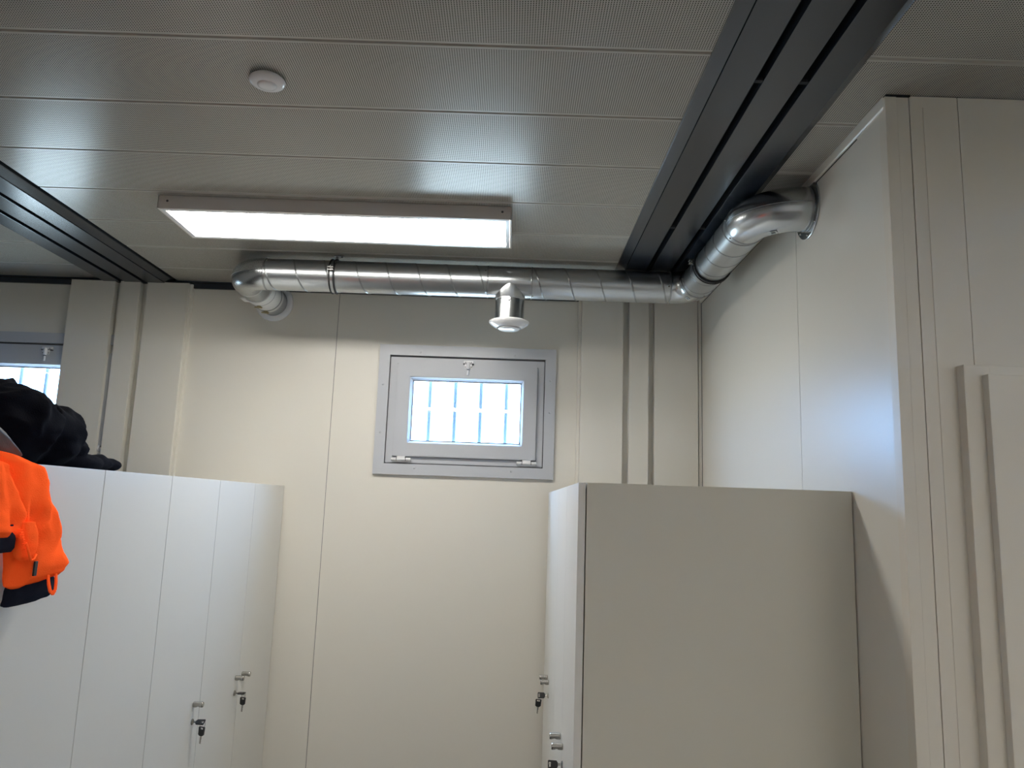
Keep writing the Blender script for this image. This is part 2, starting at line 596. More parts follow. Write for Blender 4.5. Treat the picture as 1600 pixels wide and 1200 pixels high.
# door: casing and rebated leaf
d = empty('door_1', (DX0, YF, 0), kind='structure')
bm = bmesh.new()
add_box(bm, DX0, DX0 + 0.062, 1.695, YF, 0, DTOP, 0.004)
obj('casing_post', bm, M['wall_part'], d)
bm = bmesh.new()
add_box(bm, DX0 + 0.0415, 2.20, 1.6965, YF, CZ + 0.325, DTOP, 0.002)
obj('casing_head', bm, M['wall_part'], d)
bm = bmesh.new()
add_box(bm, 2.15, 2.20, 1.695, YF, 0, DTOP - 0.001, 0.004)
obj('casing_post', bm, M['wall_part'], d)
bm = bmesh.new()
add_box(bm, 1.0675, 2.165, 1.672, 1.694, 0.01, CZ + 0.330, 0.003)
lf = obj('door_leaf', bm, M['wall_part'], d)
bm = bmesh.new()
add_cyl(bm, (2.09, 1.672, 1.03), (2.09, 1.664, 1.03), 0.026, 24)
add_tube(bm, [(2.09, 1.668, 1.03), (2.09, 1.625, 1.03), (2.08, 1.615, 1.03), (1.98, 1.615, 1.03)], 0.009, 12)
obj('door_handle', bm, M['steel'], lf, True, 0.6)

# outer walls of the room (behind and beside the camera)
wl = box('wall_left', XL - 0.1, XL, YN, YB + 0.1, 0, TOPZ, M['wall'])
tag(wl, kind='structure')
we = box('wall_east', XE, XE + 0.1, YN, YF + 0.06, 0, TOPZ, M['wall'])
tag(we, kind='structure')
wn = box('wall_near', XL - 0.1, XE + 0.1, YN - 0.1, YN, 0, TOPZ, M['wall'])
tag(wn, kind='structure')


# ------------------------------------------------------------------ windows
def window(name, dx, loc_y=YB):
    w = empty(name, (WX0 + dx, YB, WZ0), kind='structure')
    X0, X1, Z0, Z1 = WX0 + dx, WX1 + dx, WZ0, WZ1
    # flat casing on the wall
    bm = bmesh.new()
    add_frame_ring(bm, X0 - 0.050, X1 + 0.050, Z0 - 0.054, Z1 + 0.054, 0.0512, YB - 0.016, YB)
    for e in bm.edges:
        pass
    obj('casing', bm, M['pvc'], w)
    # mitre lines of the casing
    # outer shadow joint inside the casing, then the fixed frame
    bm = bmesh.new()
    add_frame_ring(bm, X0 - 0.0095, X1 + 0.0095, Z0 - 0.0095, Z1 + 0.0095, 0.03, YB + 0.001, YB + 0.05)
    obj('joint', bm, M['gasket'], w)
    bm = bmesh.new()
    add_frame_ring(bm, X0 + 0.0045, X1 - 0.0045, Z0 + 0.0015, Z1 - 0.0045, 0.05, YB - 0.003, YB + 0.07, 0.002)
    fr = obj('window_frame', bm, M['pvc'], w)
    # tilting sash standing proud of the frame
    sx0, sx1, sz0, sz1 = X0 + 0.040, X1 - 0.037, CZ + 0.213, CZ + 0.661
    bm = bmesh.new()
    add_frame_ring(bm, sx0, sx1, sz0, sz1, 0.066, YB - 0.020, YB + 0.045, 0.003)
    sash = obj('sash', bm, M['pvc'], w)
    bm = bmesh.new()
    add_frame_ring(bm, sx0 - 0.0022, sx1 + 0.0022, sz0 - 0.0022, sz1 + 0.0022, 0.004, YB - 0.0042, YB + 0.01)
    obj('sash_gap_shadow', bm, M['gap_shadow'], w)  # grey ring painting the shadow line in the gap between sash and frame
    gx0, gx1, gz0, gz1 = sx0 + 0.064, sx1 - 0.064, sz0 + 0.064, sz1 - 0.064
    # sloping glazing bead
    bm = bmesh.new()
    o_ = [(gx0, gz0), (gx1, gz0), (gx1, gz1), (gx0, gz1)]
    wv = 0.014
    i_ = [(gx0 + wv, gz0 + wv), (gx1 - wv, gz0 + wv), (gx1 - wv, gz1 - wv), (gx0 + wv, gz1 - wv)]
    A = [bm.verts.new((p[0], YB - 0.012, p[1])) for p in o_]
    B = [bm.verts.new((p[0], YB + 0.006, p[1])) for p in i_]
    Cc = [bm.verts.new((p[0], YB + 0.020, p[1])) for p in i_]
    for q in range(4):
        q2 = (q + 1) % 4
        bm.faces.new((A[q], A[q2], B[q2], B[q]))
        bm.faces.new((B[q], B[q2], Cc[q2], Cc[q]))
    obj('glazing_bead', bm, M['pvc'], sash)
    bm = bmesh.new()
    add_frame_ring(bm, gx0 + wv - 0.001, gx1 - wv + 0.001, gz0 + wv - 0.001, gz1 - wv + 0.001, 0.0035, YB + 0.004, YB + 0.018)
    obj('gasket', bm, M['gasket'], sash)
    box('pane', gx0 + 0.005, gx1 - 0.005, YB + 0.0105, YB + 0.0155, gz0 + 0.005, gz1 - 0.005, M['glass'], sash)
    # hinges
    for hx in (sx0 - 0.004, sx1 - 0.088):
        bm = bmesh.new()
        add_cyl(bm, (hx, YB - 0.020, CZ + 0.1995), (hx + 0.092, YB - 0.020, CZ + 0.1995), 0.0075, 14)
        add_box(bm, hx + 0.026, hx + 0.066, YB - 0.026, YB - 0.003, CZ + 0.195, CZ + 0.214, 0.002)
        add_box(bm, hx + 0.002, hx + 0.090, YB - 0.018, YB - 0.003, CZ + 0.187, CZ + 0.199, 0.002)
        hg = obj('hinge', bm, M['white_plastic'], w, True, 0.5)
        bm = bmesh.new()
        for sx in (0.0235, 0.067):
            add_cyl(bm, (hx + sx, YB - 0.020, CZ + 0.1995), (hx + sx + 0.0025, YB - 0.020, CZ + 0.1995), 0.0079, 14)
        obj('hinge_joint', bm, M['gasket'], hg)
    # latch at the top centre
    lx = (X0 + X1) / 2 + 0.004
    bm = bmesh.new()
    add_box(bm, lx - 0.024, lx + 0.024, YB - 0.016, YB - 0.003, CZ + 0.670, CZ + 0.684, 0.002)
    add_box(bm, lx - 0.018, lx + 0.018, YB - 0.022, YB - 0.017, CZ + 0.645, CZ + 0.667, 0.002)
    add_cyl(bm, (lx, YB - 0.026, CZ + 0.640), (lx, YB - 0.026, CZ + 0.676), 0.0085, 14, 0.002)
    add_cyl(bm, (lx, YB - 0.026, CZ + 0.612), (lx, YB - 0.026, CZ + 0.637), 0.005, 14, 0.001)
    lt = obj('latch', bm, M['white_plastic'], w, True, 0.5)
    bm = bmesh.new()
    add_box(bm, lx - 0.025, lx - 0.009, YB - 0.021, YB - 0.004, CZ + 0.6665, CZ + 0.6705)
    add_box(bm, lx + 0.009, lx + 0.025, YB - 0.021, YB - 0.004, CZ + 0.6665, CZ + 0.6705)
    add_cyl(bm, (lx, YB - 0.026, CZ + 0.636), (lx, YB - 0.026, CZ + 0.6405), 0.006, 12)
    for sx in (-0.014, 0.014):
        add_cyl(bm, (lx + sx, YB - 0.0228, CZ + 0.652), (lx + sx, YB - 0.0218, CZ + 0.652), 0.0025, 10)
        add_cyl(bm, (lx + sx, YB - 0.0170, CZ + 0.676), (lx + sx, YB - 0.0158, CZ + 0.676), 0.0025, 10)
    obj('latch_fixing', bm, M['gasket'], lt)
    # casing screws (capped)
    for sx, sz in ((0.147, 0.717), (0.605, 0.717), (-0.012, 0.556), (-0.013, 0.324), (0.796, 0.445), (0.793, 0.60), (0.147, 0.160), (0.605, 0.160)):
        bm = bmesh.new()
        add_lathe(bm, (X0 + sx if 0 < sx < 0.7 else (X0 - 0.025 if sx < 0 else X1 + 0.025), YB - 0.016, CZ + sz), (0, -1, 0), [(0.0052, 0), (0.0045, 0.0015), (0.002, 0.0022), (0, 0.0022)], 14)
        obj('screw_cap', bm, M['pvc'], w, True)
    # security bars outside
    for bx in (-0.4165, -0.2895, -0.1625, -0.0352):
        bm = bmesh.new()
        add_cyl(bm, (bx + dx, YB + 0.12, Z0 - 0.08), (bx + dx, YB + 0.12, Z1 + 0.08), 0.0100, 14)
        obj('security_bar', bm, M['bar'], w, True, 0.6)
    bm = bmesh.new()
    add_box(bm, X0 - 0.04, X1 + 0.04, YB + 0.101, YB + 0.14, Z0 - 0.10, Z0 - 0.07)
    add_box(bm, X0 - 0.04, X1 + 0.04, YB + 0.101, YB + 0.14, Z1 + 0.07, Z1 + 0.10)
    obj('bar_rail', bm, M['bar'], w)
    sky_portal((X0 + X1) / 2, YB + 0.16, (Z0 + Z1) / 2, 1.0, 0.75, math.radians(-90))
    return w


window('window_1', 0.0)
window('window_2', W2)


# ------------------------------------------------------------------ ceiling light
def led_fixture(x0, x1, y0, y1, zt, h, label, mat_on):
    zb = zt - h
    L_ = empty('ceiling_light', ((x0 + x1) / 2, (y0 + y1) / 2, zt), label, 'ceiling light')
    # housing: open box made of four walls and a top
    bm = bmesh.new()
    t_ = 0.003
    add_box(bm, x0, x1, y0, y0 + t_, zb + 0.003, zt - 0.004, 0.0008)
    add_box(bm, x0, x1, y1 - t_, y1, zb + 0.003, zt - 0.004, 0.0008)
    add_box(bm, x0, x0 + t_, y0, y1, zb + 0.003, zt - 0.004)
    add_box(bm, x1 - t_, x1, y0, y1, zb + 0.003, zt - 0.004)
    add_box(bm, x0 + 0.002, x1 - 0.002, y0 + 0.002, y1 - 0.002, zt - 0.008, zt - 0.0002)
    obj('housing', bm, M['led_body'], L_)
    # aluminium frame underneath

    def zring(ax0, ax1, ay0, ay1, w_, z0, z1):
        b_ = bmesh.new()
        o = [(ax0, ay0), (ax1, ay0), (ax1, ay1), (ax0, ay1)]
        i = [(ax0 + w_, ay0 + w_), (ax1 - w_, ay0 + w_), (ax1 - w_, ay1 - w_), (ax0 + w_, ay1 - w_)]
        V = {}
        for k, z in enumerate((z0, z1)):
            V['o', k] = [b_.verts.new((p[0], p[1], z)) for p in o]
            V['i', k] = [b_.verts.new((p[0], p[1], z)) for p in i]
        for a in range(4):
            b = (a + 1) % 4
            b_.faces.new((V['o', 0][a], V['o', 0][b], V['i', 0][b], V['i', 0][a]))
            b_.faces.new((V['o', 1][a], V['i', 1][a], V['i', 1][b], V['o', 1][b]))
            b_.faces.new((V['o', 0][a], V['o', 1][a], V['o', 1][b], V['o', 0][b]))
            b_.faces.new((V['i', 0][a], V['i', 0][b], V['i', 1][b], V['i', 1][a]))
        bmesh.ops.recalc_face_normals(b_, faces=b_.faces)
        return b_
    obj('outer_lip', zring(x0, x1, y0, y1, 0.006, zb, zb + 0.003), M['led_body'], L_)
    obj('frame', zring(x0 + 0.0075, x1 - 0.0075, y0 + 0.0075, y1 - 0.0075, 0.0135, zb - 0.0006, zb + 0.008), M['led_alu'], L_)
    box('diffuser', x0 + 0.012, x1 - 0.012, y0 + 0.012, y1 - 0.012, zb + 0.003, zb + 0.006, mat_on, L_)
    for sx in (x0 + 0.033, x1 - 0.033):
        bm = bmesh.new()
        add_lathe(bm, (sx, y0, zb + 0.028), (0, -1, 0), [(0.0042, 0), (0.0042, 0.0008), (0.0025, 0.0012), (0.0025, 0.0004), (0, 0.0004)], 16)
        obj('screw', bm, M['gasket'], L_)
    return L_


led_fixture(-1.270, -0.028, 2.512, 2.812, CEIL, 0.049, 'lit rectangular white LED panel light mounted on the ceiling in front of the duct', M['led_on'])
led_fixture(-1.270, -0.028, -0.90, -0.60, CEIL, 0.049, 'added LED panel on the ceiling behind the camera, unseen, lighting surfaces that face it', M['led_fill'])  # added out of view to brighten surfaces facing the camera
led_fixture(1.20, 2.44, -0.90, -0.60, CEIL, 0.049, 'another added unseen LED panel behind the camera, right of the dark beam, for extra light', M['led_fill'])  # second added panel, lifts the front wall and locker side

# ------------------------------------------------------------------ smoke detector
sd = empty('smoke_detector', (-0.643, 1.745, CEIL), 'round white smoke detector disc on the perforated ceiling near the light', 'smoke detector')
bm = bmesh.new()
add_lathe(bm, (-0.643, 1.745, CEIL), (0, 0, -1), [(0.038, 0), (0.038, 0.004), (0.0435, 0.005), (0.0445, 0.008), (0.043, 0.012), (0.039, 0.0155), (0.032, 0.0175), (0.0235, 0.0185)], 56)
obj('body', bm, M['white_plastic'], sd, True, 0.9)
bm = bmesh.new()
add_lathe(bm, (-0.643, 1.745, CEIL), (0, 0, -1), [(0.0235, 0.0180), (0.0225, 0.0205), (0.018, 0.0225), (0.008, 0.0235), (0, 0.0236)], 56)
obj('sensor_cap', bm, M['white_plastic'], sd, True, 0.9)

# ------------------------------------------------------------------ ventilation duct
DZ, DR, DY = CZ + 0.943, 0.0675, 3.12
XA, YW = 0.75, 2.235          # leg towards the camera, and height of wall entry
duct = empty('ventilation_duct', (-0.03, DY, DZ), 'galvanised spiral duct running under the ceiling with elbows into both walls', 'duct')


def helix(p0, p1, r, pitch_, phase, wire=0.0017, hand=1):
    p0, p1 = Vector(p0), Vector(p1)
    ax = (p1 - p0)
    Ln = ax.length
    ax.normalize()
    ref = Vector((0, 0, 1)) if abs(ax.z) < 0.9 else Vector((0, -1, 0))
    a = (ref - ax * ref.dot(ax)).normalized()
    b = ax.cross(a)
    n = max(12, int(Ln / pitch_ * 40))
    bm = bmesh.new()
    for off in (-0.0018, 0.0018):
        pts = []
        for i in range(n + 1):
            s = i / n * (Ln - 0.006) + 0.003
            th = phase + hand * 2 * math.pi * s / pitch_
            pts.append(p0 + ax * (s + off) + (r + 0.0002) * (math.cos(th) * a + math.sin(th) * b))
        add_tube(bm, pts, wire, 6)
    return bm


def pipe(p0, p1, r, mat, parent, pitch_=0.13, phase=0.0, name='pipe', hand=1, seg=64):
    bm = bmesh.new()
    add_cyl(bm, p0, p1, r, seg)
    o = obj(name, bm, mat, parent, True, 0.8)
    if pitch_:
        obj('spiral_seam', helix(p0, p1, r, pitch_, phase, hand=hand), M['galv_seam'], o, True)
    return o


def arc(c, r, a0, a1, n=20, z=DZ):
    return [(c[0] + r * math.cos(a0 + (a1 - a0) * i / n), c[1] + r * math.sin(a0 + (a1 - a0) * i / n), z) for i in range(n + 1)]


def band(p, d, r, w, mat, parent, name='joint_ring'):
    p, d = Vector(p), Vector(d).normalized()
    bm = bmesh.new()
    add_lathe(bm, p, d, [(r - 0.003, -w / 2), (r + 0.001, -w / 2), (r + 0.0022, 0), (r + 0.001, w / 2), (r - 0.003, w / 2)], 64)
    return obj(name, bm, mat, parent, True, 1.0)


# straight runs along the back wall
pipe((-1.075, DY, DZ), (-0.128, DY, DZ), DR, M['galv'], duct, phase=1.0)
pipe((0.062, DY, DZ), (0.650, DY, DZ), DR, M['galv'], duct, phase=0.4)
# tee with downward branch
bm = bmesh.new()
add_cyl(bm, (-0.125, DY, DZ), (0.060, DY, DZ), DR + 0.0006, 64)
tee = obj('tee_fitting', bm, M['galv_bright'], duct, True, 0.8)
bm = bmesh.new()
add_lathe(bm, (-0.030, DY, DZ), (0, 0, -1), [(0.0645, -0.03), (0.0645, 0.072), (0.0628, 0.076), (0.0628, 0.079), (0.0610, 0.081)], 64)
obj('branch', bm, M['galv_bright'], tee, True, 0.7)
for x in (-0.126, 0.0605):
    band((x, DY, DZ), (1, 0, 0), DR, 0.006, M['galv_seam'], duct)
# downward stub
pb = pipe((-0.030, DY, DZ - 0.080), (-0.030, DY, DZ - 0.178), 0.0612, M['galv_bright'], duct, 0.26, 2.1, 'branch_pipe')
# air valve disc
bm = bmesh.new()
VZ = DZ - 0.168
add_lathe(bm, (-0.030, DY, VZ), (0, 0, -1), [(0.060, -0.002), (0.080, 0.003), (0.0850, 0.007), (0.0845, 0.011), (0.079, 0.017), (0.067, 0.026), (0.052, 0.033), (0.050, 0.028), (0.047, 0.022)], 64)
vb = obj('air_valve', bm, M['white_plastic'], duct, True, 0.9)
bm = bmesh.new()
add_lathe(bm, (-0.030, DY, VZ), (0, 0, -1), [(0.030, 0.020), (0.0455, 0.034), (0.0455, 0.0375), (0.041, 0.0405), (0.020, 0.043), (0, 0.0435)], 64)
obj('valve_disc', bm, M['white_plastic'], vb, True, 0.9)
# left elbow turning to the back wall
RL = 0.115
XW = -1.19
pts = [(-1.068, DY, DZ)] + arc((XW + RL, DY + RL), RL, -math.pi / 2, -math.pi, 24) + [(XW, DY + RL + 0.006, DZ)]
bm = bmesh.new()
add_tube(bm, pts, DR + 0.0012, 64)
el = obj('elbow', bm, M['galv_bright'], duct, True, 0.8)
band((-1.072, DY, DZ), (1, 0, 0), DR + 0.001, 0.006, M['galv_seam'], duct)
band((XW, DY + RL + 0.006, DZ), (0, 1, 0), DR + 0.001, 0.006, M['white_sleeve'], duct)


def elbow_seam(pts_c, ctr, R_, sgn, parent, rr):
    # lengthwise standing seam on the outside of a pressed elbow (slightly above the equator)
    ps = []
    for p in pts_c:
        v = Vector((p[0] - ctr[0], p[1] - ctr[1], 0)).normalized()
        ps.append(Vector(p) + v * rr * math.cos(0.0) + Vector((0, 0, 0.0)))
    b_ = bmesh.new()
    add_tube(b_, ps, 0.0012, 6)
    obj('side_seam', b_, M['galv_seam'], parent, True)


elbow_seam(arc((XW + RL, DY + RL), RL, -math.pi / 2, -math.pi, 24), (XW + RL, DY + RL), RL, 1, el, DR + 0.0012)
# wall connection on the left
pipe((XW, DY + RL + 0.005, DZ), (XW, 3.36, DZ), DR - 0.001, M['galv'], duct, 0, 0, 'stub_pipe')
bm = bmesh.new()
add_lathe(bm, (XW, 3.335, DZ), (0, 1, 0), [(DR - 0.003, 0), (DR + 0.004, 0.001), (DR + 0.004, 0.050), (DR + 0.002, 0.052), (DR + 0.002, 0.150), (DR + 0.0035, 0.152), (DR + 0.0035, 0.175), (DR - 0.003, 0.176)], 64)
ws = obj('wall_sleeve', bm, M['white_sleeve'], duct, True, 0.6)
for yy in (3.388, 3.485):
    band((XW, yy, DZ), (0, 1, 0), DR + 0.0025, 0.008, M['galv_seam'], ws, 'hose_band')
    bm = bmesh.new()
    add_cyl(bm, (XW - 0.020, yy, DZ - DR - 0.010), (XW + 0.014, yy, DZ - DR - 0.012), 0.0042, 10)
    add_box(bm, XW - 0.008, XW + 0.008, yy - 0.006, yy + 0.006, DZ - DR - 0.014, DZ - DR - 0.003, 0.001)
    obj('band_screw', bm, simple('brass_screw', (0.42, 0.36, 0.22), 0.35, 1.0), ws, True, 0.5)
bm = bmesh.new()
add_box(bm, XW - 0.073, XW - 0.045, 3.335, 3.40, DZ - 0.052, DZ - 0.048, 0.001)
obj('band_tail', bm, M['white_sleeve'], ws)
pipe((XW, 3.50, DZ), (XW, YB + 0.02, DZ), DR - 0.002, M['galv'], duct, 0, 0, 'stub_pipe')
bm = bmesh.new()
add_lathe(bm, (XW, YB, DZ), (0, -1, 0), [(DR - 0.001, 0.0), (DR - 0.001, 0.014), (DR + 0.006, 0.015), (0.0900, 0.009), (0.0920, 0.005), (0.0920, 0.0)], 64)
obj('wall_rosette', bm, M['white_plastic'], duct, True, 0.8)

# right-hand elbow towards the camera
RE = 0.100
ec = (XA - RE, DY - RE)
pa = arc(ec, RE, math.pi / 2, 0, 22)
bm = bmesh.new()
add_tube(bm, [(0.642, DY, DZ)] + pa + [(XA, DY - RE - 0.004, DZ)], DR + 0.0012, 64)
er = obj('elbow', bm, M['galv_bright'], duct, True, 0.8)
elbow_seam(pa, ec, RE, 1, er, DR + 0.0012)
band((0.646, DY, DZ), (1, 0, 0), DR + 0.001, 0.005, M['galv_seam'], duct)
band((XA, DY - RE - 0.002, DZ), (0, 1, 0), DR + 0.001, 0.005, M['galv_seam'], duct)
# leg towards the camera
RW = 0.135
pipe((XA, DY - RE - 0.003, DZ), (XA, YW + RW + 0.003, DZ), DR, M['galv'], duct, 0.115, 0.3)
# elbow into the right wall
wc = (XA + RW, YW + RW)
pw = arc(wc, RW, math.pi, 1.5 * math.pi, 26)
bm = bmesh.new()
add_tube(bm, [(XA, YW + RW + 0.006, DZ)] + pw + [(XR + 0.005, YW, DZ)], DR + 0.0012, 64)
ew = obj('elbow', bm, M['galv_bright'], duct, True, 0.8)
elbow_seam(pw, wc, RW, 1, ew, DR + 0.0012)
band((XA, YW + RW + 0.004, DZ), (0, 1, 0), DR + 0.001, 0.006, M['galv_seam'], duct)
band((XR - 0.010, YW, DZ), (1, 0, 0), DR + 0.001, 0.006, M['galv_seam'], duct)
bm = bmesh.new()
add_lathe(bm, (XR, YW, DZ - 0.002), (-1, 0, 0), [(0.055, 0.0), (0.055, 0.0055), (0.0900, 0.0055), (0.0915, 0.0045), (0.0915, 0.0)], 64)
wfl = obj('wall_flange', bm, M['galv_bright'], duct, True, 0.5)
for ang in (45, 135, 225, 270, 315):
    a_ = math.radians(ang)
    bm = bmesh.new()
    add_lathe(bm, (XR - 0.0052, YW + 0.081 * math.cos(a_), DZ - 0.002 + 0.081 * math.sin(a_)), (-1, 0, 0), [(0.004, 0), (0.0035, 0.002), (0, 0.003)], 12)
    obj('screw', bm, M['steel'], wfl, True)
# sheet-metal screws at the joints
for p, n_ in (((-0.135, DY, DZ), (0, -0.90, 0.43)), ((0.066, DY, DZ), (0, -0.35, -0.93)), ((-1.060, DY, DZ), (0, -0.75, 0.66)),
              ((0.636, DY, DZ), (0, -0.97, -0.2)), ((XA, YW + RW + 0.016, DZ), (-0.95, 0, 0.25)), ((XA, YW + RW + 0.016, DZ), (-0.75, 0, -0.66)),
              ((XA, DY - RE - 0.014, DZ), (-0.95, 0, 0.1)), ((XA, DY - RE - 0.014, DZ), (0.3, 0, -0.95))):
    nn = Vector(n_).normalized()
    bm = bmesh.new()
    add_lathe(bm, Vector(p) + nn * DR, nn, [(0.0036, 0), (0.0036, 0.002), (0.002, 0.0035), (0, 0.0035)], 12)
    obj('joint_screw', bm, M['steel'], duct, True, 0.6)
bm = bmesh.new()
nn = Vector((0.0, -1, 0))
add_lathe(bm, Vector((-0.033, DY - 0.0610, DZ - 0.095)), nn, [(0.0036, 0), (0.0036, 0.002), (0.002, 0.0035), (0, 0.0035)], 12)
obj('joint_screw', bm, M['gasket'], duct, True, 0.6)


def curved_label(center, axis_dir, mid, half_a, length, r, parent):
    """small printed sticker wrapped on a pipe: white border with grey print"""
    for k, (ha, ln, mt, rr, nm) in enumerate(((half_a, length, M['sticker'], r + 0.0005, 'sticker'), (half_a * 0.62, length * 0.55, M['ink'], r + 0.0008, None))):
        b_ = bmesh.new()
        ax = Vector(axis_dir).normalized()
        a0 = Vector(mid).normalized()
        b0 = ax.cross(a0)
        g0 = []
        for i in range(7):
            th = -ha + 2 * ha * i / 6
            pr = Vector(center) + rr * (math.cos(th) * a0 + math.sin(th) * b0)
            g0.append((b_.verts.new(pr - ax * ln / 2), b_.verts.new(pr + ax * ln / 2)))
        for A, B in zip(g0, g0[1:]):
            b_.faces.new((A[0], A[1], B[1], B[0]))
        o = obj('sticker' if k == 0 else 'sticker_print', b_, mt, parent)
        parent = o if k == 0 else parent
    return o




def on_elbow(ctr, R_, th, el):
    t_, e_ = math.radians(th), math.radians(el)
    rad = Vector((math.cos(t_), math.sin(t_), 0))
    return Vector((ctr[0], ctr[1], DZ)) + rad * R_, Vector((math.sin(t_), -math.cos(t_), 0)), rad * math.cos(e_) + Vector((0, 0, 1)) * math.sin(e_)


p_, t_, n_ = on_elbow(ec, RE, 28, 246)
curved_label(p_, t_, n_, 0.13, 0.013, DR + 0.003, er)
p_, t_, n_ = on_elbow(wc, RW, 232, -84)
curved_label(p_, t_, n_, 0.13, 0.024, DR + 0.003, ew)


# ------------------------------------------------------------------ pipe clamps
def clamp(c, d_, label, foot_dx):
    c, d_ = Vector(c), Vector(d_).normalized()
    cl = empty('pipe_clamp', (c.x, c.y, CEIL), label, 'pipe clamp', 'clamps holding the duct to the ceiling')
    for s in (-1, 1):
        bm = bmesh.new()
        w_ = 0.0060
        add_lathe(bm, c + d_ * s * 0.0092, d_, [(DR + 0.0003, -w_ / 2 - 0.001), (DR + 0.0070, -w_ / 2), (DR + 0.0080, 0), (DR + 0.0070, w_ / 2), (DR + 0.0003, w_ / 2 + 0.001)], 64)
        obj('rubber_edge', bm, M['rubber'], cl, True, 0.8)
    bm = bmesh.new()
    add_lathe(bm, c, d_, [(DR + 0.0003, -0.0060), (DR + 0.0040, -0.0058), (DR + 0.0040, 0.0058), (DR + 0.0003, 0.0060)], 64)
    obj('steel_band', bm, M['galv'], cl, True, 0.8)
    side = d_.cross(Vector((0, 0, 1))).normalized()
    if side.y > 0.1 or (abs(side.y) <= 0.1 and side.x > 0):
        side = -side
    bm = bmesh.new()
    # closing lugs on the visible flank
    for s in (-1, 1):
        p = c + side * (DR + 0.013) + Vector((0, 0, 0.010 + s * 0.0055))
        hx = abs(d_.x) * 0.012 + abs(side.x) * 0.011
        hy = abs(d_.y) * 0.012 + abs(side.y) * 0.011
        add_box(bm, p.x - hx, p.x + hx, p.y - hy, p.y + hy, p.z - 0.0020, p.z + 0.0020, 0.0006)
    p = c + side * (DR + 0.018) + Vector((0, 0, 0.010))
    add_cyl(bm, p - Vector((0, 0, 0.011)), p + Vector((0, 0, 0.012)), 0.0030, 10)
    add_cyl(bm, p + Vector((0, 0, 0.009)), p + Vector((0, 0, 0.013)), 0.0055, 6)
    obj('lug', bm, M['steel'], cl, True, 0.5)
    bm = bmesh.new()
    add_cyl(bm, (c.x + foot_dx, c.y, c.z + DR + 0.002), (c.x + foot_dx, c.y, CEIL - 0.001), 0.0050, 12)
    add_cyl(bm, (c.x + foot_dx, c.y, c.z + DR + 0.003), (c.x + foot_dx, c.y, c.z + DR + 0.010), 0.0085, 6)
    rod = obj('threaded_rod', bm, M['steel'], cl, True, 0.5)
    bm = bmesh.new()
    add_box(bm, c.x + foot_dx - 0.011, c.x + foot_dx + 0.030, c.y - 0.010, c.y + 0.010, CEIL - 0.0035, CEIL, 0.001)
    fp = obj('foot_plate', bm, M['galv_seam'], cl)
    bm = bmesh.new()
    add_lathe(bm, (c.x + foot_dx + 0.021, c.y, CEIL - 0.0035), (0, 0, -1), [(0.0045, 0), (0.004, 0.003), (0, 0.0035)], 12)
    obj('screw', bm, M['gasket'], fp, True)
    return cl


clamp((-0.783, DY, DZ), (1, 0, 0), 'black rubber-lined pipe clamp around the left part of the horizontal duct', 0.004)
clamp((XA, 2.800, DZ), (0, 1, 0), 'black rubber-lined pipe clamp on the short duct leg by the right wall', 0.0)


# ------------------------------------------------------------------ lockers
def knob(x, y, z, s, parent):
    """short round pull with a finger notch underneath; s=+1 points to +X, -1 to -X"""
    bm = bmesh.new()
    n, seg, Ln, r = 16, 20, 0.034, 0.0095
    rings = []
    for i in range(n + 1):
        t_ = i / n
        notch = 0.0042 * math.exp(-((t_ - 0.55) / 0.17) ** 2)
        rr = r if 0 < i < n else r - 0.0012
        ring = []
        for k in range(seg):
            a = 2 * math.pi * k / seg
            zz = rr * math.sin(a)
            if zz < 0:
                zz = max(zz, -(r - notch))
            ring.append(bm.verts.new((x + s * Ln * t_, y + rr * math.cos(a), z + zz)))
        rings.append(ring)
    for A, B in zip(rings, rings[1:]):
        for k in range(seg):
            bm.faces.new((A[k], A[(k + 1) % seg], B[(k + 1) % seg], B[k]))
    bm.faces.new(rings[-1])
    bm.faces.new(rings[0][::-1])
    bmesh.ops.recalc_face_normals(bm, faces=bm.faces)
    return obj('knob', bm, M['steel'], parent, True, 0.7, origin=(x, y, z))


def lock(x, y, z, s, parent):
    bm = bmesh.new()
    add_lathe(bm, (x, y, z), (s, 0, 0), [(0.0105, 0), (0.0105, 0.0025), (0.009, 0.004), (0.0065, 0.0045), (0.0065, 0.0038), (0, 0.0038)], 20)
    return obj('lock', bm, M['steel'], parent, True, 0.6, origin=(x, y, z))


def locker(xf, xb, ya, yb, zt, s, doors, label, side_mat, group=None):
    """xf: door face plane, xb: back; doors: list of (y0,y1,knob_y or None,has_lock)"""
    lk = empty('locker', ((xf + xb) / 2, (ya + yb) / 2, 0), label, 'locker', group)
    xd = xf - s * 0.019                    # rear of the doors
    xc = xd - s * 0.003                    # carcass front
    lo, hi = min(xc, xb), max(xc, xb)
    T = 0.018
    box('side_panel', lo, hi, ya + 0.0005, ya + T, 0.0, zt, side_mat, lk, 0.0008)
    box('side_panel', lo, hi, yb - T, yb - 0.0005, 0.0, zt, side_mat, lk, 0.0008)
    box('top_panel', lo, hi, ya + T, yb - T, zt - T, zt, M['locker'], lk)
    bm = bmesh.new()
    add_box(bm, lo + 0.001, hi - 0.001, ya + T, yb - T, 0.0, 0.09)
    add_box(bm, (xb if s > 0 else xb - 0.006), (xb + 0.006 if s > 0 else xb), ya + T, yb - T, 0.09, zt - T)
    obj('carcass', bm, M['locker_side'], lk)
    for (d0, d1, ky, lck) in doors:
        a, b = min(xf, xd), max(xf, xd)
        dr = box('locker_door', a, b, d0 + 0.0016, d1 - 0.0016, 0.07, zt - 0.001, M['locker'], lk, 0.0008)
        if ky is not None:
            knob(xf, ky, CZ - 0.713 if s > 0 else CZ - 0.690, s, dr)
            if lck:
                lock(xf, ky, CZ - 0.770 if s > 0 else CZ - 0.740, s, dr)
    return lk


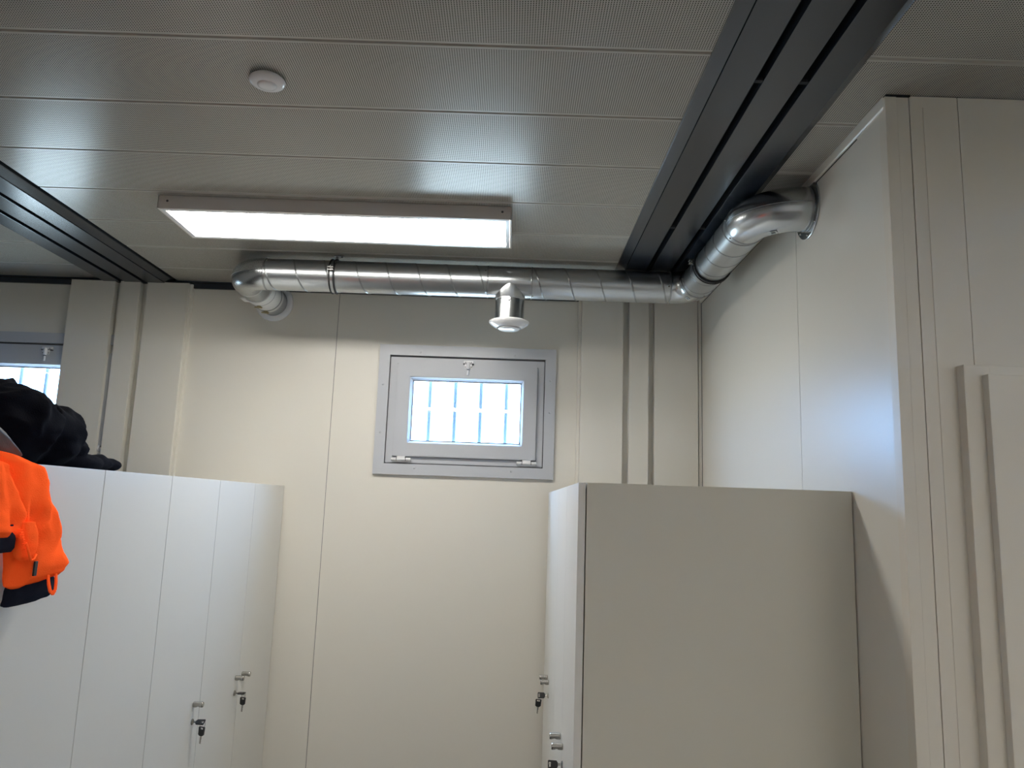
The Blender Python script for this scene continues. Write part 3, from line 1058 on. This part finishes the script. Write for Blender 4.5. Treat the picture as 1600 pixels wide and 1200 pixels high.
XLF = -1.067
ZL, ZR = CZ + 0.057, CZ + 0.067
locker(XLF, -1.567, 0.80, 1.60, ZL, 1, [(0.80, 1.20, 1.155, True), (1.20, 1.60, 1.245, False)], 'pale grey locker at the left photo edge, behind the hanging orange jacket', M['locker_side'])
locker(XLF, -1.567, 1.60, 2.40, ZL, 1, [(1.60, 2.00, 1.955, True), (2.00, 2.40, 2.045, False)], 'pale grey double locker under the black clothing heap in the left row', M['locker'])
locker(XLF, -1.567, 2.40, 2.80, ZL, 1, [(2.40, 2.80, 2.745, True)], 'narrow single-door locker in the left row, with the nearer hanging keys', M['locker'])
locker(XLF, -1.567, 2.80, 3.597, ZL, 1, [(2.80, 3.185, 3.148, True), (3.185, 3.597, 3.222, False)], 'double-door locker at the back-wall end of the left row, two handles side by side', M['locker'])
XRF = 0.179
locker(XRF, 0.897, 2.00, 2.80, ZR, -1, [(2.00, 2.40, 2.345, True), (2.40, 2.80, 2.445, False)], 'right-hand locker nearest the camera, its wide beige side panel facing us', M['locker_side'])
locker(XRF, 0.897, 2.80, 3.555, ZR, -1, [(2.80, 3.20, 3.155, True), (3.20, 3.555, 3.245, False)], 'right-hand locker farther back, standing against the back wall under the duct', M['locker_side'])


# keys
def key_head(bm_, c, ax_w, ax_l, w_, l_, t_):
    """flat rounded head: c centre, ax_l direction of length, ax_w width"""
    c, ax_w, ax_l = Vector(c), Vector(ax_w).normalized(), Vector(ax_l).normalized()
    nrm = ax_w.cross(ax_l).normalized()
    # outer outline tapering to the blade; rectangular slot near the far end
    out = [(-0.5, 0.42), (-0.42, 0.5), (0.42, 0.5), (0.5, 0.42), (0.46, -0.36), (0.24, -0.5), (-0.24, -0.5), (-0.46, -0.36)]
    sl = [(-0.26, 0.34), (-0.26, 0.40), (0.26, 0.40), (0.26, 0.34), (0.26, 0.22), (0.2, 0.2), (-0.2, 0.2), (-0.26, 0.22)]
    V = {}
    for k, sg in enumerate((-1, 1)):
        V['o', k] = [bm_.verts.new(c + ax_w * p[0] * w_ + ax_l * p[1] * l_ + nrm * sg * t_ / 2) for p in out]
        V['i', k] = [bm_.verts.new(c + ax_w * p[0] * w_ + ax_l * p[1] * l_ + nrm * sg * t_ / 2) for p in sl]
    n = 8
    for a in range(n):
        b = (a + 1) % n
        bm_.faces.new((V['o', 0][a], V['o', 0][b], V['i', 0][b], V['i', 0][a]))
        bm_.faces.new((V['o', 1][a], V['i', 1][a], V['i', 1][b], V['o', 1][b]))
        bm_.faces.new((V['o', 0][a], V['o', 1][a], V['o', 1][b], V['o', 0][b]))
        bm_.faces.new((V['i', 0][a], V['i', 0][b], V['i', 1][b], V['i', 1][a]))
    bmesh.ops.recalc_face_normals(bm_, faces=bm_.faces)


def blade(bm_, p0, p1, nrm, w_=0.0058, t_=0.0018):
    p0, p1 = Vector(p0), Vector(p1)
    d_ = (p1 - p0).normalized()
    nrm = Vector(nrm).normalized()
    wv = d_.cross(nrm).normalized()
    pts = [(-0.5, 0), (-0.5, 0.94), (-0.15, 1.0), (0.3, 1.0), (0.42, 0.9), (0.30, 0.78), (0.44, 0.66), (0.26, 0.54), (0.42, 0.42), (0.5, 0.3), (0.5, 0)]
    Ln = (p1 - p0).length
    A = [bm_.verts.new(p0 + wv * a * w_ + d_ * b * Ln - nrm * t_ / 2) for a, b in pts]
    B = [bm_.verts.new(p0 + wv * a * w_ + d_ * b * Ln + nrm * t_ / 2) for a, b in pts]
    n = len(pts)
    for i in range(n):
        bm_.faces.new((A[i], A[(i + 1) % n], B[(i + 1) % n], B[i]))
    bm_.faces.new(A[::-1])
    bm_.faces.new(B)
    bmesh.ops.recalc_face_normals(bm_, faces=bm_.faces)


def keys(x, y, z, s, label, wdir, tilt, hang_n, head=0.026):
    """two keys: one in the lock at (x,y,z), a spare hanging from its ring"""
    ks = empty('key_pair', (x, y, z), label, 'keys', 'keys hanging in the locker locks')
    X = Vector((s, 0, 0))
    W = Vector(wdir).normalized()
    nrm = W.cross(X).normalized()
    bm = bmesh.new()
    blade(bm, (x + s * 0.014, y, z), (x + s * 0.0035, y, z), nrm, 0.008, 0.003)
    k1 = obj('key', bm, M['steel'], ks)
    bm = bmesh.new()
    c1 = Vector((x, y, z)) + X * (0.011 + head / 2)
    key_head(bm, c1, W, X, head * 0.80, head, 0.0042)
    obj('key_head', bm, M['key_plastic'], k1)
    slot = Vector((x, y, z)) + X * (0.011 + head * 0.80)
    hd = Vector(tilt) * 2.0
    top = slot + Vector((0, 0, -0.0165)) + hd * 0.004
    # ring
    bm = bmesh.new()
    rc = slot + Vector((0, 0, -0.0085))
    n_ = 28
    pln = Vector(hang_n).normalized()
    side = pln.cross(Vector((0, 0, 1))).normalized()
    add_tube(bm, [rc + 0.0120 * (math.cos(2 * math.pi * i / n_) * Vector((0, 0, 1)) + math.sin(2 * math.pi * i / n_) * pln) for i in range(n_)], 0.0007, 6, closed=True)
    obj('ring', bm, M['steel'], ks, True)
    # spare key hanging down, seen flat
    hw = side
    hc = rc + Vector((0, 0, -0.0120 - head * 0.5 + 0.006)) + hd * (head * 0.45)
    dn = (Vector((0, 0, -1)) + hd * 0.35).normalized()
    bm = bmesh.new()
    b0 = hc + dn * head * 0.49
    blade(bm, b0, b0 + dn * 0.026, hw.cross(dn), 0.0062, 0.0018)
    k2 = obj('key', bm, M['steel'], ks)
    bm = bmesh.new()
    key_head(bm, hc, hw, -dn, head * 0.82, head, 0.0042)
    obj('key_head', bm, M['key_plastic'], k2)
    return ks


keys(XLF + 0.003, 2.745, CZ - 0.770, 1, 'two black-headed keys on the single locker door, lowest on the left row', (0, 1.0, 0.45), (-0.06, 0, 0), (0.4, 1, 0), 0.030)
keys(XLF + 0.003, 3.148, CZ - 0.770, 1, 'two black-headed keys below the paired handles at the far end of the left row', (0, 1, 0.05), (-0.02, 0, 0), (0.3, 1, 0), 0.029)
keys(XRF - 0.003, 3.155, CZ - 0.740, -1, 'upper pair of black-headed keys on the farther right-hand locker', (0, 0.3, 1), (-0.10, 0, 0), (0.3, 1, 0), 0.029)
keys(XRF - 0.003, 2.345, CZ - 0.740, -1, 'lower pair of black-headed keys on the nearer right-hand locker, cut by photo bottom', (0, 0.3, 1), (-0.06, 0, 0), (0.3, 1, 0), 0.029)

# ------------------------------------------------------------------ black clothing heap on the left lockers


def fold(p, f=9.0, seed=0.0):
    q = Vector((p.x * f + seed, p.y * f * 0.8, p.z * f * 1.3))
    w = noise.noise_vector(q * 0.6) * 0.8
    n1 = 1.0 - abs(noise.noise(q + w)) * 2.0
    n2 = 1.0 - abs(noise.noise(q * 2.1 + w * 1.6 + Vector((3, 7, 1)))) * 2.0
    return 0.65 * n1 + 0.35 * n2


def heap():
    bm = bmesh.new()
    blobs = [((-1.36, 1.42, 0.06), (0.14, 0.20, 0.09)), ((-1.32, 1.60, 0.085), (0.15, 0.18, 0.105)), ((-1.24, 1.78, 0.085), (0.15, 0.14, 0.112)),
             ((-1.22, 1.90, 0.070), (0.13, 0.105, 0.082)), ((-1.20, 1.945, 0.092), (0.085, 0.062, 0.058)), ((-1.22, 1.99, 0.045), (0.10, 0.05, 0.04)),
             ((-1.21, 2.03, 0.016), (0.10, 0.12, 0.026)), ((-1.185, 2.13, 0.020), (0.055, 0.095, 0.020)), ((-1.175, 2.205, 0.020), (0.042, 0.042, 0.020)),
             ((-1.30, 1.78, 0.04), (0.17, 0.26, 0.06))]
    for c, r in blobs:
        res = bmesh.ops.create_icosphere(bm, subdivisions=3, radius=1.0)
        for v in res['verts']:
            v.co = Vector((c[0] + v.co.x * r[0], c[1] + v.co.y * r[1], ZL + c[2] + v.co.z * r[2]))
    me = bpy.data.meshes.new('tmp')
    bm.to_mesh(me)
    bm.free()
    tmp = bpy.data.objects.new('tmp', me)
    col.objects.link(tmp)
    md = tmp.modifiers.new('r', 'REMESH')
    md.mode = 'VOXEL'
    md.voxel_size = 0.006
    sm = tmp.modifiers.new('s', 'SMOOTH')
    sm.iterations = 5
    sm.factor = 0.6
    dg = bpy.context.evaluated_depsgraph_get()
    dg.update()
    ev = tmp.evaluated_get(dg)
    m2 = bpy.data.meshes.new_from_object(ev)
    bpy.data.objects.remove(tmp)
    b2 = bmesh.new()
    b2.from_mesh(m2)
    b2.normal_update()
    nrm = {v: v.normal.copy() for v in b2.verts}
    for v in b2.verts:
        f_ = fold(v.co, 9.0, 2.3)
        amp = 0.026 * min(1.0, max(0.25, (v.co.z - ZL) / 0.06))
        v.co += nrm[v] * amp * (f_ - 0.35)
        if v.co.z < ZL + 0.0008:
            v.co.z = ZL + 0.0008
    bmesh.ops.smooth_vert(b2, verts=b2.verts, factor=0.2, use_axis_x=True, use_axis_y=True, use_axis_z=True)
    for v in b2.verts:
        v.co.z = max(v.co.z, ZL + 0.0008)
    o = obj('folded_clothing', b2, M['black_cloth'], None, True, origin=(-1.24, 1.8, ZL))
    tag(o, 'crumpled black clothing heaped on top of the left locker row', 'clothing')
    return o


heap()

# ------------------------------------------------------------------ orange hi-vis jacket draped over the left lockers
jk = empty('jacket', (-1.0, 1.5, ZL), 'orange hi-vis work jacket hanging over the front of the left lockers', 'jacket')


def shell(name, rows, mat, parent, nseg=28, wrinkle=0.006, freq=22.0, seed=0.0, sub=6, th_pow=0.75):
    """closed cloth shell lofted through rows of (yL, yR, z, x_mid, half_thickness); flattened super-ellipse sections"""
    R = []
    for a, b in zip(rows, rows[1:]):
        for i in range(sub):
            t_ = i / sub
            t2 = t_ * t_ * (3 - 2 * t_) * 0.35 + t_ * 0.65
            R.append([a[k] + (b[k] - a[k]) * (t2 if k != 2 else t_) for k in range(len(a))])
    R.append(list(rows[-1]))
    bm_ = bmesh.new()
    rings = []
    for j, row in enumerate(R):
        yl, yr, z, xm, ht = row[:5]
        dz = row[5] if len(row) > 5 else 0.0      # z slope across the section
        ring = []
        for k in range(nseg):
            a = 2 * math.pi * k / nseg
            cx = math.copysign(abs(math.cos(a)) ** 0.8, math.cos(a))
            sx = math.copysign(abs(math.sin(a)) ** th_pow, math.sin(a))
            y = (yl + yr) / 2 + (yr - yl) / 2 * cx
            x = xm + ht * sx
            zz = z + dz * cx
            q = Vector((seed, y * freq, zz * freq * 0.45 + y * 6))
            w_ = noise.noise(q) + 0.5 * noise.noise(q * 2.3)
            fade = min(1, ht / 0.02)
            x += wrinkle * w_ * fade * (1 if sx > 0 else 0.3)
            ring.append(bm_.verts.new((x, y + 0.25 * wrinkle * noise.noise(Vector((zz * 30, seed, k * 0.1))), zz)))
        rings.append(ring)
    for A, B in zip(rings, rings[1:]):
        for k in range(nseg):
            bm_.faces.new((A[k], A[(k + 1) % nseg], B[(k + 1) % nseg], B[k]))
    bm_.faces.new(rings[0][::-1])
    bm_.faces.new(rings[-1])
    bmesh.ops.recalc_face_normals(bm_, faces=bm_.faces)
    return obj(name, bm_, mat, parent, True, 1.3)


Z = lambda v: CZ + v
# sleeve: hangs in front of the locker doors
shell('sleeve', [
    (1.505, 1.585, Z(0.072), -1.050, 0.014, -0.008),
    (1.508, 1.612, Z(0.066), -1.036, 0.022, -0.008),
    (1.510, 1.640, Z(0.050), -1.022, 0.027, -0.006),
    (1.515, 1.650, Z(0.007), -1.014, 0.030, 0),
    (1.530, 1.678, Z(-0.048), -1.010, 0.031, 0),
    (1.560, 1.722, Z(-0.112), -1.010, 0.031, 0),
    (1.575, 1.754, Z(-0.160), -1.011, 0.030, 0),
    (1.580, 1.750, Z(-0.178), -1.013, 0.027, 0.006),
    (1.584, 1.730, Z(-0.190), -1.016, 0.021, 0.008),
    (1.596, 1.712, Z(-0.196), -1.018, 0.013, 0.008)], M['orange'], jk, seed=4.1, wrinkle=0.016, freq=30)
shell('cuff', [
    (1.598, 1.728, Z(-0.182), -1.020, 0.018, 0.006),
    (1.592, 1.738, Z(-0.205), -1.020, 0.023, 0.006),
    (1.590, 1.744, Z(-0.222), -1.020, 0.022, 0.004),
    (1.584, 1.728, Z(-0.233), -1.021, 0.018, 0.004),
    (1.592, 1.700, Z(-0.238), -1.022, 0.010, 0.002)], M['navy'], jk, seed=8.0, wrinkle=0.006, freq=60)
# body panel, nearer to the camera
shell('body', [
    (1.150, 1.462, Z(0.080), -1.046, 0.016, -0.010),
    (1.145, 1.480, Z(0.072), -1.022, 0.024, -0.010),
    (1.140, 1.500, Z(0.045), -1.000, 0.028, 0),
    (1.140, 1.530, Z(-0.005), -0.992, 0.028, 0),
    (1.140, 1.558, Z(-0.055), -0.988, 0.026, 0),
    (1.150, 1.574, Z(-0.080), -0.986, 0.022, -0.004),
    (1.160, 1.578, Z(-0.091), -0.985, 0.011, -0.006)], M['orange'], jk, seed=1.7, wrinkle=0.015, freq=30, nseg=56)
shell('placket', [
    (1.535, 1.578, Z(-0.066), -0.985, 0.018, 0),
    (1.536, 1.588, Z(-0.090), -0.983, 0.021, 0),
    (1.540, 1.594, Z(-0.115), -0.982, 0.019, 0),
    (1.548, 1.593, Z(-0.133), -0.982, 0.014, 0.003),
    (1.560, 1.588, Z(-0.141), -0.982, 0.007, 0.003)], M['orange'], jk, seed=2.9, wrinkle=0.004)
shell('lining', [
    (1.155, 1.530, Z(-0.070), -0.986, 0.014, 0),
    (1.160, 1.534, Z(-0.095), -0.985, 0.017, 0),
    (1.165, 1.536, Z(-0.116), -0.985, 0.015, 0),
    (1.170, 1.530, Z(-0.124), -0.985, 0.008, 0)], M['navy'], jk, seed=3.3, wrinkle=0.003, nseg=36)
# part of the jacket lying back over the locker top, with the reflective tape
shell('reflective_band', [
    (1.440, 1.580, Z(0.131), -1.080, 0.012, -0.040),
    (1.440, 1.606, Z(0.122), -1.055, 0.018, -0.043),
    (1.450, 1.608, Z(0.106), -1.046, 0.020, -0.038),
    (1.460, 1.595, Z(0.088), -1.046, 0.014, -0.022),
    (1.470, 1.570, Z(0.072), -1.048, 0.008, -0.010)], M['reflective'], jk, seed=6.3, wrinkle=0.003, nseg=40)
shell('shoulder', [
    (1.10, 1.44, ZL + 0.012, -1.12, 0.050, 0.0),
    (1.10, 1.46, ZL + 0.035, -1.12, 0.046, -0.004),
    (1.11, 1.46, ZL + 0.050, -1.115, 0.036, -0.010),
    (1.14, 1.44, ZL + 0.056, -1.11, 0.020, -0.010)], M['orange'], jk, seed=5.3, wrinkle=0.006, nseg=40)
# strap loop on the cuff, dark zip tab, cord
bm = bmesh.new()
lp = [(-0.985, 1.664, Z(-0.180)), (-0.981, 1.664, Z(-0.198)), (-0.979, 1.669, Z(-0.214)), (-0.978, 1.679, Z(-0.221)), (-0.979, 1.688, Z(-0.214)), (-0.981, 1.691, Z(-0.198)), (-0.985, 1.693, Z(-0.180))]
for (a, b) in zip(lp, lp[1:]):
    a, b = Vector(a), Vector(b)
    dd = (b - a).normalized()
    ww = Vector((1, 0, 0)).cross(dd).normalized() * 0.0036
    tt = Vector((0.0014, 0, 0))
    A = [bm.verts.new(a + k * ww + l * tt) for k in (-1, 1) for l in (-1, 1)]
    B = [bm.verts.new(b + k * ww + l * tt) for k in (-1, 1) for l in (-1, 1)]
    for q in ((0, 1), (1, 3), (3, 2), (2, 0)):
        bm.faces.new((A[q[0]], A[q[1]], B[q[1]], B[q[0]]))
bmesh.ops.recalc_face_normals(bm, faces=bm.faces)
obj('strap_loop', bm, M['orange'], jk)
box('zip_tab', -0.974, -0.970, 1.590, 1.600, Z(-0.176), Z(-0.146), M['key_plastic'], jk, 0.001)
bm = bmesh.new()
for i in range(9):
    zz = Z(-0.080 - i * 0.0048)
    yy = 1.512 + i * 0.0030
    add_box(bm, -0.966, -0.960, yy, yy + 0.007, zz - 0.0016, zz + 0.0016, 0.0005)
obj('zip', bm, M['orange'], jk)
bm = bmesh.new()
add_tube(bm, [(-0.960, 1.534, Z(-0.106)), (-0.958, 1.541, Z(-0.120)), (-0.958, 1.549, Z(-0.133)), (-0.960, 1.557, Z(-0.142)), (-0.961, 1.568, Z(-0.140)), (-0.963, 1.577, Z(-0.131))], 0.0026, 8)
obj('zip_pull', bm, M['orange'], jk, True)
